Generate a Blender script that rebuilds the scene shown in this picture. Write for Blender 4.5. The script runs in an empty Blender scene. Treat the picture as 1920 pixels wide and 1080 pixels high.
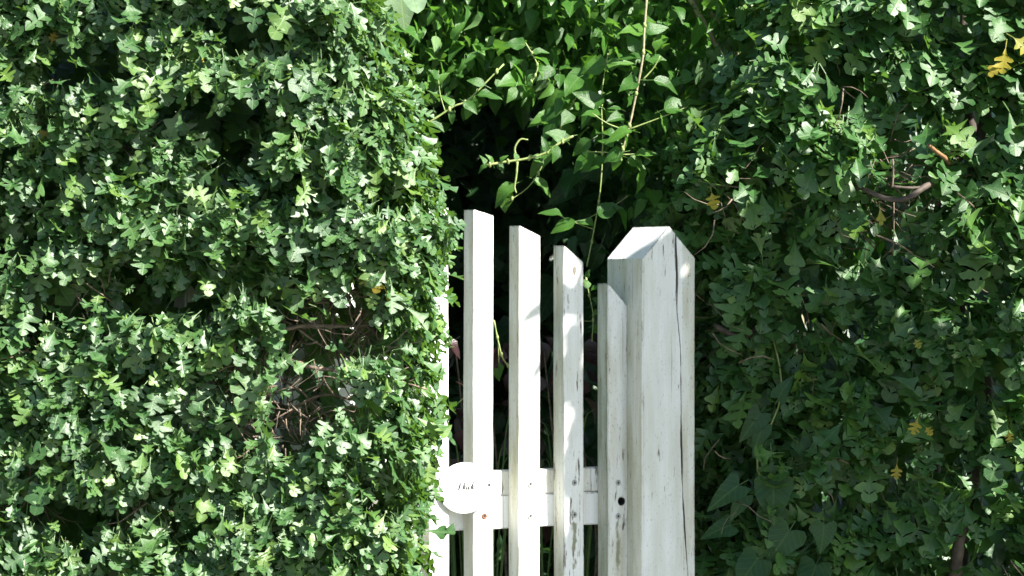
import bpy, bmesh, math, random
import numpy as np
from mathutils import Vector, Matrix

sc = bpy.context.scene
C = sc.collection
rnd = random.Random(7)
R = np.random.default_rng(11)

# ------------------------------------------------------------------ camera
CAMZ, CAMD = 1.2, 6.0
cam = bpy.data.cameras.new('camera')
cam.lens = 36.0 * CAMD / 1.92
cam.sensor_width = 36.0
cam.clip_start, cam.clip_end = 0.05, 400
cam.dof.use_dof = True
cam.dof.focus_distance = 5.75
cam.dof.aperture_fstop = 11
camo = bpy.data.objects.new('camera', cam)
C.objects.link(camo)
camo.location = (0, -CAMD, CAMZ)
camo.rotation_euler = (math.radians(90), 0, 0)
sc.camera = camo

# ------------------------------------------------------------------ light
SUN_EL, SUN_AZ = math.radians(42), math.radians(125)      # azimuth clockwise from +Y
S = Vector((math.sin(SUN_AZ) * math.cos(SUN_EL), math.cos(SUN_AZ) * math.cos(SUN_EL), math.sin(SUN_EL)))
world = bpy.data.worlds.new('World')
sc.world = world
world.use_nodes = True
nt = world.node_tree
bg = nt.nodes['Background']
sky = nt.nodes.new('ShaderNodeTexSky')
sky.sky_type = 'NISHITA'
sky.sun_disc = False
sky.sun_elevation = SUN_EL
sky.sun_rotation = SUN_AZ
nt.links.new(sky.outputs[0], bg.inputs[0])
bg.inputs[1].default_value = 0.062
sun = bpy.data.lights.new('sun', 'SUN')
sun.energy = 5.0
sun.angle = math.radians(0.5)
sun.color = (1.0, 0.955, 0.88)
suno = bpy.data.objects.new('sun', sun)
C.objects.link(suno)
suno.rotation_euler = S.to_track_quat('Z', 'Y').to_euler()
suno.location = (3, -3, 6)
sc.view_settings.view_transform = 'Standard'
sc.view_settings.look = 'None'
sc.view_settings.gamma = 1
sc.view_settings.use_curve_mapping = False
sc.view_settings.exposure = 1.8
sc.cycles.use_denoising = True
sc.cycles.max_bounces = 7
sc.cycles.diffuse_bounces = 4
sc.cycles.transmission_bounces = 5

# ------------------------------------------------------------------ frame of the gate
TH = math.radians(32)
CT, ST = math.cos(TH), math.sin(TH)
E0 = Vector((0.245, 0, 0))
U, W, Z = Vector((CT, ST, 0)), Vector((-ST, CT, 0)), Vector((0, 0, 1))
K = 0.001 / CAMD

def at(px, py, y):
    """photograph pixel (1920 wide) to a point at depth y"""
    d = CAMD + y
    return Vector(((px - 960) * K * d, y, CAMZ - (py - 540) * K * d))

def on_gate(px, py, w):
    """pixel to (u, z) on the gate-parallel plane w"""
    a = (px - 960) * K
    u = (CAMD * a + a * w * CT + w * ST - E0.x) / (CT - a * ST)
    y = u * ST + w * CT
    return u, CAMZ - (py - 540) * K * (CAMD + y)

def gate_pt(u, w, z):
    return E0 + U * u + W * w + Z * z

# ------------------------------------------------------------------ helpers
def link(name, me, parent=None):
    o = bpy.data.objects.new(name, me)
    C.objects.link(o)
    if parent is not None:
        o.parent = parent
    return o

def tag(o, label=None, cat=None, group=None, kind=None):
    if label: o['label'] = label
    if cat: o['category'] = cat
    if group: o['group'] = group
    if kind: o['kind'] = kind
    return o

def empty(name, loc, label, cat, group=None, rz=0.0):
    o = link(name, None)
    o.location = loc
    o.rotation_euler = (0, 0, rz)
    return tag(o, label, cat, group)

def mesh(name, verts, faces, mat, smooth=False):
    me = bpy.data.meshes.new(name)
    me.from_pydata([tuple(v) for v in verts], [], faces)
    if mat: me.materials.append(mat)
    if smooth:
        me.polygons.foreach_set('use_smooth', [True] * len(me.polygons))
    me.update()
    return me

def tube_data(pts, radii, n=6):
    pts = [Vector(p) for p in pts]
    V, F = [], []
    for i, p in enumerate(pts):
        a = pts[max(i - 1, 0)]; b = pts[min(i + 1, len(pts) - 1)]
        t = (b - a).normalized()
        s = t.orthogonal().normalized() if i == 0 else (s - t * s.dot(t)).normalized()
        q = t.cross(s)
        for k in range(n):
            an = 2 * math.pi * k / n
            V.append(p + (s * math.cos(an) + q * math.sin(an)) * radii[i])
    for i in range(len(pts) - 1):
        for k in range(n):
            a, b = i * n + k, i * n + (k + 1) % n
            F.append((a, b, b + n, a + n))
    F.append(tuple(range(n - 1, -1, -1)))
    F.append(tuple(range((len(pts) - 1) * n, len(pts) * n)))
    return V, F

def smooth_path(ctrl, sub=5):
    """Catmull-Rom through the control points"""
    P = [Vector(c) for c in ctrl]
    P = [P[0] * 2 - P[1]] + P + [P[-1] * 2 - P[-2]]
    out = []
    for i in range(1, len(P) - 2):
        a, b, c, d = P[i - 1:i + 3]
        for k in range(sub):
            t = k / sub
            out.append(0.5 * ((2 * b) + (c - a) * t + (2 * a - 5 * b + 4 * c - d) * t * t + (3 * b - a - 3 * c + d) * t ** 3))
    out.append(P[-2])
    return out

def tube(name, ctrl, r0, r1, mat, parent, n=6, sub=5):
    pts = smooth_path(ctrl, sub)
    m = len(pts) - 1
    rr = [(r0 + (r1 - r0) * i / m) * (1 + 0.10 * math.sin(i * 2.3)) for i in range(m + 1)]
    V, F = tube_data(pts, rr, n)
    if parent is not None:
        inv = parent.matrix_world.inverted() if parent.parent is None else parent.matrix_world.inverted()
        o = link(name, mesh(name, V, F, mat, True), parent)
        o.matrix_parent_inverse = Matrix.Translation(-parent.location) if abs(parent.rotation_euler.z) < 1e-6 else inv
    else:
        o = link(name, mesh(name, V, F, mat, True))
    return o

def hash3(ix, iy, iz, seed):
    h = (ix.astype(np.int64) * 374761393 + iy.astype(np.int64) * 668265263 + iz.astype(np.int64) * 2147483647 + seed * 974634541) & 0xFFFFFFFF
    h = ((h ^ (h >> 13)) * 1274126177) & 0xFFFFFFFF
    h = h ^ (h >> 16)
    return (h & 0xFFFFFF) / float(0xFFFFFF)

def vnoise(p, seed=0):
    p = np.asarray(p, float)
    i = np.floor(p).astype(np.int64); f = p - i
    f = f * f * (3 - 2 * f)
    out = 0
    for dx in (0, 1):
        for dy in (0, 1):
            for dz in (0, 1):
                w = (f[:, 0] if dx else 1 - f[:, 0]) * (f[:, 1] if dy else 1 - f[:, 1]) * (f[:, 2] if dz else 1 - f[:, 2])
                out = out + w * hash3(i[:, 0] + dx, i[:, 1] + dy, i[:, 2] + dz, seed)
    return out

def fbm(p, seed=0, oct=3):
    a, s, t = 1.0, 0.0, 0.0
    for k in range(oct):
        s = s + a * vnoise(np.asarray(p) * (2 ** k), seed + k * 17); t += a; a *= 0.5
    return s / t

def unit(a):
    return a / np.maximum(np.linalg.norm(a, axis=1, keepdims=True), 1e-9)

# ------------------------------------------------------------------ materials
def new_mat(name):
    m = bpy.data.materials.new(name)
    m.use_nodes = True
    m.node_tree.nodes.clear()
    return m, m.node_tree.nodes, m.node_tree.links

def N(nodes, typ, **kw):
    n = nodes.new(typ)
    for k, v in kw.items(): setattr(n, k, v)
    return n

def math_node(nodes, links, op, a, b=None, clamp=False):
    n = nodes.new('ShaderNodeMath'); n.operation = op; n.use_clamp = clamp
    for i, x in enumerate((a, b)):
        if x is None: continue
        if isinstance(x, (int, float)): n.inputs[i].default_value = x
        else: links.new(x, n.inputs[i])
    return n.outputs[0]

def ramp(nodes, links, fac, stops, interp='LINEAR'):
    n = nodes.new('ShaderNodeValToRGB')
    n.color_ramp.interpolation = interp
    el = n.color_ramp.elements
    while len(el) < len(stops): el.new(0.5)
    for e, (p, c) in zip(el, stops):
        e.position = p
        e.color = (*c, 1) if len(c) == 3 else c
    links.new(fac, n.inputs[0])
    return n.outputs[0]

def mixc(nodes, links, fac, a, b, blend='MIX'):
    n = nodes.new('ShaderNodeMix'); n.data_type = 'RGBA'; n.blend_type = blend
    for sock, x in ((n.inputs[0], fac), (n.inputs[6], a), (n.inputs[7], b)):
        if isinstance(x, (int, float)): sock.default_value = x
        elif isinstance(x, tuple): sock.default_value = (*x, 1)
        else: links.new(x, sock)
    return n.outputs[2]

def leaf_material(name, stops, trans, rough=0.4, spec=0.5, tfac=0.3, vein=0.25, under=0.25):
    m, n, l = new_mat(name)
    out = N(n, 'ShaderNodeOutputMaterial')
    att = N(n, 'ShaderNodeAttribute', attribute_name='tint')
    oi = N(n, 'ShaderNodeObjectInfo')
    t = math_node(n, l, 'FRACT', math_node(n, l, 'ADD', att.outputs['Fac'], oi.outputs['Random']))
    col = ramp(n, l, t, stops)
    uv = N(n, 'ShaderNodeUVMap')
    sx = N(n, 'ShaderNodeSeparateXYZ'); l.new(uv.outputs[0], sx.inputs[0])
    ax = math_node(n, l, 'ABSOLUTE', math_node(n, l, 'SUBTRACT', sx.outputs[0], 0.5))
    mid = math_node(n, l, 'SUBTRACT', 1.0, math_node(n, l, 'MULTIPLY', ax, 30.0), True)
    # side veins run outward and up
    sv = math_node(n, l, 'SUBTRACT', sx.outputs[1], math_node(n, l, 'MULTIPLY', ax, 0.9))
    sv = math_node(n, l, 'ABSOLUTE', math_node(n, l, 'SUBTRACT', math_node(n, l, 'FRACT', math_node(n, l, 'MULTIPLY', sv, 5.5)), 0.5))
    sv = math_node(n, l, 'SUBTRACT', 1.0, math_node(n, l, 'MULTIPLY', sv, 8.0), True)
    v = math_node(n, l, 'MAXIMUM', mid, math_node(n, l, 'MULTIPLY', sv, 0.6))
    tc = N(n, 'ShaderNodeTexCoord')
    nz = N(n, 'ShaderNodeTexNoise'); nz.inputs['Scale'].default_value = 45; nz.inputs['Detail'].default_value = 3
    l.new(tc.outputs['Object'], nz.inputs['Vector'])
    shade = ramp(n, l, nz.outputs[0], [(0.3, (0.8, 0.8, 0.8)), (0.7, (1.15, 1.15, 1.1))])
    col = mixc(n, l, 1.0, col, shade, 'MULTIPLY')
    col = mixc(n, l, math_node(n, l, 'MULTIPLY', v, vein), col, (0.20, 0.30, 0.10))
    geo = N(n, 'ShaderNodeNewGeometry')
    ucol = mixc(n, l, under, col, (0.22, 0.30, 0.15))
    col = mixc(n, l, geo.outputs['Backfacing'], col, ucol)
    p = N(n, 'ShaderNodeBsdfPrincipled')
    l.new(col, p.inputs['Base Color'])
    rg = math_node(n, l, 'ADD', rough, math_node(n, l, 'MULTIPLY', geo.outputs['Backfacing'], 0.25))
    l.new(rg, p.inputs['Roughness'])
    p.inputs['Specular IOR Level'].default_value = spec
    bp = N(n, 'ShaderNodeBump'); bp.inputs['Strength'].default_value = 0.35; bp.inputs['Distance'].default_value = 0.002
    hh = math_node(n, l, 'SUBTRACT', nz.outputs[0], math_node(n, l, 'MULTIPLY', v, 0.5))
    l.new(hh, bp.inputs['Height']); l.new(bp.outputs[0], p.inputs['Normal'])
    tr = N(n, 'ShaderNodeBsdfTranslucent')
    tcol = mixc(n, l, 0.35, trans, col)
    l.new(tcol, tr.inputs[0])
    mx = N(n, 'ShaderNodeMixShader'); mx.inputs[0].default_value = tfac
    l.new(p.outputs[0], mx.inputs[1]); l.new(tr.outputs[0], mx.inputs[2])
    l.new(mx.outputs[0], out.inputs[0])
    return m

M_HAW = leaf_material('hawthorn_leaf', [(0.0, (0.022, 0.078, 0.018)), (0.45, (0.040, 0.112, 0.027)), (0.8, (0.058, 0.136, 0.031)), (1.0, (0.10, 0.185, 0.025))],
                      (0.20, 0.46, 0.012), rough=0.50, spec=0.85, tfac=0.2)
M_HAW2 = leaf_material('hawthorn_leaf_cool', [(0.0, (0.024, 0.088, 0.018)), (0.5, (0.040, 0.120, 0.028)), (0.85, (0.060, 0.148, 0.030)), (1.0, (0.10, 0.19, 0.026))],
                       (0.18, 0.42, 0.015), rough=0.48, spec=0.65, tfac=0.26)
M_VINE = leaf_material('vine_leaf', [(0.0, (0.028, 0.090, 0.016)), (0.6, (0.050, 0.145, 0.022)), (1.0, (0.085, 0.20, 0.03))],
                       (0.16, 0.42, 0.02), rough=0.36, spec=0.5, tfac=0.38)
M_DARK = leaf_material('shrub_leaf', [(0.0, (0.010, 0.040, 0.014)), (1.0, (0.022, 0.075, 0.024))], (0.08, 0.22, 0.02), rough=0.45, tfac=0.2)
M_BIG = leaf_material('bindweed_leaf', [(0.0, (0.014, 0.062, 0.018)), (1.0, (0.024, 0.085, 0.020))], (0.10, 0.30, 0.02), rough=0.45, spec=0.4, tfac=0.3)
M_PALE = leaf_material('pale_leaf', [(0.0, (0.12, 0.20, 0.11)), (1.0, (0.16, 0.25, 0.13))], (0.25, 0.42, 0.10), rough=0.55, spec=0.35, tfac=0.3, vein=0.6)
M_YEL = leaf_material('yellow_leaf', [(0.0, (0.28, 0.20, 0.02)), (0.6, (0.36, 0.31, 0.02)), (1.0, (0.22, 0.24, 0.03))], (0.5, 0.42, 0.02), rough=0.5, tfac=0.35)
M_PURP = leaf_material('purple_leaf', [(0.0, (0.030, 0.012, 0.016)), (1.0, (0.060, 0.022, 0.028))], (0.05, 0.015, 0.015), rough=0.28, spec=0.7, tfac=0.06, vein=0.05, under=0.1)
M_GRASS = leaf_material('grass_blade', [(0.0, (0.04, 0.10, 0.02)), (1.0, (0.10, 0.18, 0.04))], (0.2, 0.4, 0.05), rough=0.5, tfac=0.3, vein=0.0)

def bark_material(name, c0, c1, scale=60, rough=0.75):
    m, n, l = new_mat(name)
    out = N(n, 'ShaderNodeOutputMaterial'); p = N(n, 'ShaderNodeBsdfPrincipled')
    tc = N(n, 'ShaderNodeTexCoord')
    nz = N(n, 'ShaderNodeTexNoise'); nz.inputs['Scale'].default_value = scale; nz.inputs['Detail'].default_value = 5
    l.new(tc.outputs['Object'], nz.inputs['Vector'])
    l.new(ramp(n, l, nz.outputs[0], [(0.3, c0), (0.7, c1)]), p.inputs['Base Color'])
    bp = N(n, 'ShaderNodeBump'); bp.inputs['Strength'].default_value = 0.6; bp.inputs['Distance'].default_value = 0.003
    l.new(nz.outputs[0], bp.inputs['Height']); l.new(bp.outputs[0], p.inputs['Normal'])
    p.inputs['Roughness'].default_value = rough
    l.new(p.outputs[0], out.inputs[0])
    return m
M_BARK = bark_material('hawthorn_bark', (0.030, 0.022, 0.017), (0.10, 0.075, 0.058))
M_CUT = bark_material('cut_wood', (0.16, 0.075, 0.035), (0.30, 0.17, 0.08))
M_TWIG = bark_material('twig_bark', (0.08, 0.055, 0.04), (0.24, 0.18, 0.13), 120)
M_STEM = bark_material('vine_stem', (0.16, 0.24, 0.06), (0.30, 0.34, 0.13), 90, 0.5)
M_WSTEM = bark_material('woody_vine_stem', (0.20, 0.17, 0.10), (0.38, 0.34, 0.22), 90, 0.6)

def paint_material():
    m, n, l = new_mat('white_painted_wood')
    out = N(n, 'ShaderNodeOutputMaterial'); p = N(n, 'ShaderNodeBsdfPrincipled')
    tc = N(n, 'ShaderNodeTexCoord'); oi = N(n, 'ShaderNodeObjectInfo')
    off = N(n, 'ShaderNodeVectorMath', operation='SCALE')
    cmb = N(n, 'ShaderNodeCombineXYZ')
    for i in range(3): l.new(oi.outputs['Random'], cmb.inputs[i])
    l.new(cmb.outputs[0], off.inputs[0]); off.inputs['Scale'].default_value = 9.0
    add = N(n, 'ShaderNodeVectorMath', operation='ADD')
    l.new(tc.outputs['Object'], add.inputs[0]); l.new(off.outputs[0], add.inputs[1])
    P = add.outputs[0]
    def noise(scl, detail=4, rough=0.55, src=P):
        mp = N(n, 'ShaderNodeMapping'); mp.inputs['Scale'].default_value = scl
        l.new(src, mp.inputs[0])
        t = N(n, 'ShaderNodeTexNoise'); t.inputs['Scale'].default_value = 1.0
        t.inputs['Detail'].default_value = detail; t.inputs['Roughness'].default_value = rough
        l.new(mp.outputs[0], t.inputs['Vector'])
        return t.outputs[0]
    def prop(nm):
        a = N(n, 'ShaderNodeAttribute', attribute_type='OBJECT', attribute_name=nm)
        return a.outputs['Fac']
    wear, stain, dirt = prop('wear'), prop('stain'), prop('dirt')
    grain = noise((260, 260, 7), 5)
    fine = noise((420, 420, 60), 3)
    blot = noise((22, 22, 9), 4)
    flake = noise((120, 120, 16), 7, 0.66)
    speck = noise((330, 330, 150), 2)
    # edge mask: bevelled normal against the true one
    bv = N(n, 'ShaderNodeBevel', samples=4); bv.inputs['Radius'].default_value = 0.0045
    geo = N(n, 'ShaderNodeNewGeometry')
    dt = N(n, 'ShaderNodeVectorMath', operation='DOT_PRODUCT')
    l.new(bv.outputs[0], dt.inputs[0]); l.new(geo.outputs['Normal'], dt.inputs[1])
    edge = math_node(n, l, 'MULTIPLY', math_node(n, l, 'SUBTRACT', 1.0, dt.outputs['Value']), 5.0, True)
    base = ramp(n, l, blot, [(0.25, (0.72, 0.735, 0.73)), (0.6, (0.80, 0.815, 0.815))])
    base = mixc(n, l, 1.0, base, ramp(n, l, grain, [(0.3, (0.93, 0.93, 0.92)), (0.62, (1, 1, 1))]), 'MULTIPLY')
    # greyish-green grime on the weathered faces, with painted shade on the left ones
    g = math_node(n, l, 'MULTIPLY', math_node(n, l, 'SUBTRACT', noise((35, 35, 6), 5), 0.40), 2.6, True)
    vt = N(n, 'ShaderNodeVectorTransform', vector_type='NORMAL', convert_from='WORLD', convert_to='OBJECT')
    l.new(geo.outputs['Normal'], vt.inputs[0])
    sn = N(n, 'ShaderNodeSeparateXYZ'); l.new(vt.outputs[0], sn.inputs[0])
    side = math_node(n, l, 'LESS_THAN', sn.outputs[0], -0.8)          # left faces: some algae, plus shade painted into the colour
    so = N(n, 'ShaderNodeSeparateXYZ'); l.new(tc.outputs['Object'], so.inputs[0])
    split = math_node(n, l, 'MULTIPLY', prop('split'), math_node(n, l, 'GREATER_THAN', so.outputs[0], 0.0915))
    dirt = math_node(n, l, 'ADD', dirt, math_node(n, l, 'MULTIPLY', math_node(n, l, 'ADD', side, split), 0.45))  # side also deepens the left faces as painted shade; split is weathering
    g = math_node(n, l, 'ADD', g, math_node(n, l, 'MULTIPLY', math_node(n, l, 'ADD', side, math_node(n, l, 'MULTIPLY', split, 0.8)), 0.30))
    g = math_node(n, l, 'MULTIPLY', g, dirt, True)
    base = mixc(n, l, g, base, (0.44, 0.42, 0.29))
    # hairline drying cracks along the grain
    hc = noise((230, 230, 3.2), 3, 0.5)
    hk = math_node(n, l, 'MULTIPLY', math_node(n, l, 'SUBTRACT', hc, 0.665), 26.0, True)
    base = mixc(n, l, math_node(n, l, 'MULTIPLY', hk, math_node(n, l, 'ADD', 0.15, wear, True)), base, (0.14, 0.13, 0.10))
    # dark specks of mould
    sp = math_node(n, l, 'MULTIPLY', math_node(n, l, 'SUBTRACT', speck, 0.62), 9.0, True)
    sp = math_node(n, l, 'MULTIPLY', sp, math_node(n, l, 'ADD', math_node(n, l, 'MULTIPLY', dirt, 0.6), 0.15), True)
    base = mixc(n, l, sp, base, (0.25, 0.25, 0.20))
    # flaked paint: bare grey wood
    thr = math_node(n, l, 'SUBTRACT', 0.675, math_node(n, l, 'ADD', math_node(n, l, 'MULTIPLY', edge, 0.20), math_node(n, l, 'MULTIPLY', wear, 0.13)))
    fl = math_node(n, l, 'MULTIPLY', math_node(n, l, 'SUBTRACT', flake, thr), 22.0, True)
    wood = ramp(n, l, fine, [(0.3, (0.07, 0.06, 0.05)), (0.7, (0.26, 0.23, 0.19))])
    base = mixc(n, l, fl, base, wood)
    # run of algae below the lower screw (local origin = lower screw)
    s = N(n, 'ShaderNodeSeparateXYZ'); l.new(tc.outputs['Object'], s.inputs[0])
    sxm = math_node(n, l, 'SUBTRACT', 1.0, math_node(n, l, 'MULTIPLY', math_node(n, l, 'ABSOLUTE', math_node(n, l, 'ADD', s.outputs[0], math_node(n, l, 'MULTIPLY', math_node(n, l, 'SUBTRACT', blot, 0.5), 0.02))), 85.0), True)
    below = math_node(n, l, 'MULTIPLY', math_node(n, l, 'MULTIPLY', s.outputs[2], -1.0), 60.0, True)
    fade = math_node(n, l, 'ADD', 1.0, math_node(n, l, 'MULTIPLY', s.outputs[2], 3.2), True)
    front = math_node(n, l, 'LESS_THAN', s.outputs[1], 0.003)
    stn = noise((95, 95, 40), 5, 0.65)
    st = math_node(n, l, 'MULTIPLY', math_node(n, l, 'MULTIPLY', sxm, below), math_node(n, l, 'MULTIPLY', fade, front))
    st = math_node(n, l, 'SUBTRACT', math_node(n, l, 'ADD', math_node(n, l, 'MULTIPLY', st, 0.6), math_node(n, l, 'MULTIPLY', stn, 1.35)), 0.97)
    st = math_node(n, l, 'MULTIPLY', math_node(n, l, 'MULTIPLY', st, 6.0, True), stain, True)
    base = mixc(n, l, math_node(n, l, 'MULTIPLY', st, 0.85), base, (0.17, 0.17, 0.085))
    l.new(base, p.inputs['Base Color'])
    p.inputs['Roughness'].default_value = 0.55
    p.inputs['Specular IOR Level'].default_value = 0.35
    bp = N(n, 'ShaderNodeBump'); bp.inputs['Strength'].default_value = 0.5; bp.inputs['Distance'].default_value = 0.0015
    h = math_node(n, l, 'ADD', math_node(n, l, 'MULTIPLY', grain, 0.5), math_node(n, l, 'MULTIPLY', fine, 0.3))
    h = math_node(n, l, 'SUBTRACT', h, math_node(n, l, 'MULTIPLY', fl, 0.6))
    l.new(h, bp.inputs['Height']); l.new(bp.outputs[0], p.inputs['Normal'])
    l.new(p.outputs[0], out.inputs[0])
    return m
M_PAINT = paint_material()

def plain(name, col, rough=0.5, metal=0.0, spec=0.5):
    m, n, l = new_mat(name)
    out = N(n, 'ShaderNodeOutputMaterial'); p = N(n, 'ShaderNodeBsdfPrincipled')
    tc = N(n, 'ShaderNodeTexCoord')
    nz = N(n, 'ShaderNodeTexNoise'); nz.inputs['Scale'].default_value = 400; nz.inputs['Detail'].default_value = 3
    l.new(tc.outputs['Object'], nz.inputs['Vector'])
    l.new(ramp(n, l, nz.outputs[0], [(0.3, tuple(c * 0.82 for c in col)), (0.7, col)]), p.inputs['Base Color'])
    p.inputs['Roughness'].default_value = rough; p.inputs['Metallic'].default_value = metal
    p.inputs['Specular IOR Level'].default_value = spec
    l.new(p.outputs[0], out.inputs[0])
    return m
M_ENAMEL = plain('white_enamel', (0.85, 0.85, 0.84), 0.22)
M_INK = plain('grey_ink', (0.03, 0.03, 0.035), 0.5)
M_FAINT = plain('faint_scratch', (0.55, 0.55, 0.55), 0.5)
M_STEEL = plain('galvanised_steel', (0.42, 0.42, 0.41), 0.4, 0.2)
M_SLOT = plain('dark_recess', (0.03, 0.028, 0.025), 0.8)
M_RUST = plain('rusty_steel', (0.22, 0.09, 0.04), 0.7, 0.3)
M_GROOVE = plain('bare_old_wood', (0.20, 0.17, 0.13), 0.9)
M_KNOT = plain('weathered_knot', (0.16, 0.14, 0.11), 0.8)

def ground_material(name, c0, c1, scale):
    m, n, l = new_mat(name)
    out = N(n, 'ShaderNodeOutputMaterial'); p = N(n, 'ShaderNodeBsdfPrincipled')
    tc = N(n, 'ShaderNodeTexCoord')
    a = N(n, 'ShaderNodeTexNoise'); a.inputs['Scale'].default_value = scale; a.inputs['Detail'].default_value = 8
    l.new(tc.outputs['Object'], a.inputs['Vector'])
    l.new(ramp(n, l, a.outputs[0], [(0.3, c0), (0.7, c1)]), p.inputs['Base Color'])
    bp = N(n, 'ShaderNodeBump'); bp.inputs['Strength'].default_value = 0.8; bp.inputs['Distance'].default_value = 0.02
    l.new(a.outputs[0], bp.inputs['Height']); l.new(bp.outputs[0], p.inputs['Normal'])
    p.inputs['Roughness'].default_value = 0.9
    l.new(p.outputs[0], out.inputs[0])
    return m
M_LAWN = ground_material('lawn', (0.035, 0.07, 0.018), (0.07, 0.12, 0.03), 14)
M_PATH = ground_material('gravel', (0.17, 0.165, 0.155), (0.27, 0.265, 0.25), 60)

# ------------------------------------------------------------------ ground and path
def sheet(name, x0, x1, y0, y1, z, nx, ny, mat, amp):
    V, F = [], []
    for j in range(ny + 1):
        for i in range(nx + 1):
            x = x0 + (x1 - x0) * i / nx; y = y0 + (y1 - y0) * j / ny
            V.append((x, y, z + amp * math.sin(x * 1.7 + y) * math.cos(y * 1.3)))
    for j in range(ny):
        for i in range(nx):
            a = j * (nx + 1) + i
            F.append((a, a + 1, a + nx + 2, a + nx + 1))
    return tag(link(name, mesh(name, V, F, mat, True)), kind='structure')
sheet('ground', -120, 120, -120, 120, 0.0, 40, 40, M_LAWN, 0.0)
sheet('path', -7, 7, -4.2, -1.0, 0.004, 14, 4, M_PATH, 0.0)
pa = [gate_pt(-0.8, -0.9, 0.008), gate_pt(-0.02, -1.6, 0.008), gate_pt(-0.02, 3.5, 0.008), gate_pt(-0.8, 3.5, 0.008)]
tag(link('path', mesh('path', pa, [(0, 1, 2, 3)], M_PATH)), kind='structure')

# ------------------------------------------------------------------ painted timber
def timber(name, prof, zb, ztop, rows, mat, jitter=0.0005, seed=0, shift=None, cap=None, groove=None):
    """chamfered bar: closed (u, w) outline, rows up z, the top cut to ztop(u)"""
    r = random.Random(seed)
    n = len(prof)
    V, F = [], []
    ph = r.random() * 9
    for i in range(rows + 1):
        t = i / rows
        bow = 0.0007 * math.sin(t * 7 + ph)
        for k, (u, w) in enumerate(prof):
            uu, ww = (u, w) if shift is None else shift(k, u, w, t)
            z = zb + (ztop(uu) - zb) * t
            V.append((uu + bow + r.uniform(-1, 1) * jitter, ww + r.uniform(-1, 1) * jitter, z))
    for i in range(rows):
        for k in range(n):
            a, b = i * n + k, i * n + (k + 1) % n
            F.append((a, b, b + n, a + n))
    F.append(tuple(range(n - 1, -1, -1)))
    if cap is None:
        F.append(tuple(range(rows * n, rows * n + n)))
    else:
        for c in cap: F.append(tuple(rows * n + i for i in c))
    me = mesh(name, V, F, mat)
    if groove:
        me.materials.append(M_GROOVE)
        for i in range(rows):
            for k in groove: me.polygons[i * n + k].material_index = 1
    return me

def rect_prof(x0, x1, w0, w1, c=0.0015):
    return [(x0 + c, w0), (x1 - c, w0), (x1, w0 + c), (x1, w1 - c), (x1 - c, w1), (x0 + c, w1), (x0, w1 - c), (x0, w0 + c)]

gate = empty('garden_gate', gate_pt(-0.41, 0.05, 0.05), 'white wooden picket garden gate with a sloping row of picket tops', 'gate', rz=TH)
WF, PT = 0.051, 0.036                                   # gate front plane and picket thickness
G0 = Vector((-0.41, 0.05, 0.05))                        # gate origin in (u, w, z)

def screw_meshes():
    V, F = [], []
    n = 14
    for (r, d) in ((0.0058, 0.0), (0.0056, -0.0008), (0.0049, -0.0016), (0.0034, -0.0017), (0.0030, -0.0009)):
        for k in range(n):
            a = 2 * math.pi * k / n
            V.append((r * math.cos(a), d, r * math.sin(a)))
    for j in range(4):
        for k in range(n):
            a, b = j * n + k, j * n + (k + 1) % n
            F.append((a, b, b + n, a + n))
    F.append(tuple(range(4 * n, 5 * n)))
    washer = mesh('screw', V, F, M_STEEL, True)
    rusty = washer.copy(); rusty.materials[0] = M_RUST
    V = [(0.0021 * math.cos(2 * math.pi * k / 8), -0.0011, 0.0021 * math.sin(2 * math.pi * k / 8)) for k in range(8)]
    sock = mesh('screw_slot', V, [tuple(range(8))], M_SLOT)
    return washer, rusty, sock
ME_SCREW, ME_RUSTY, ME_SLOT = screw_meshes()

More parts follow.
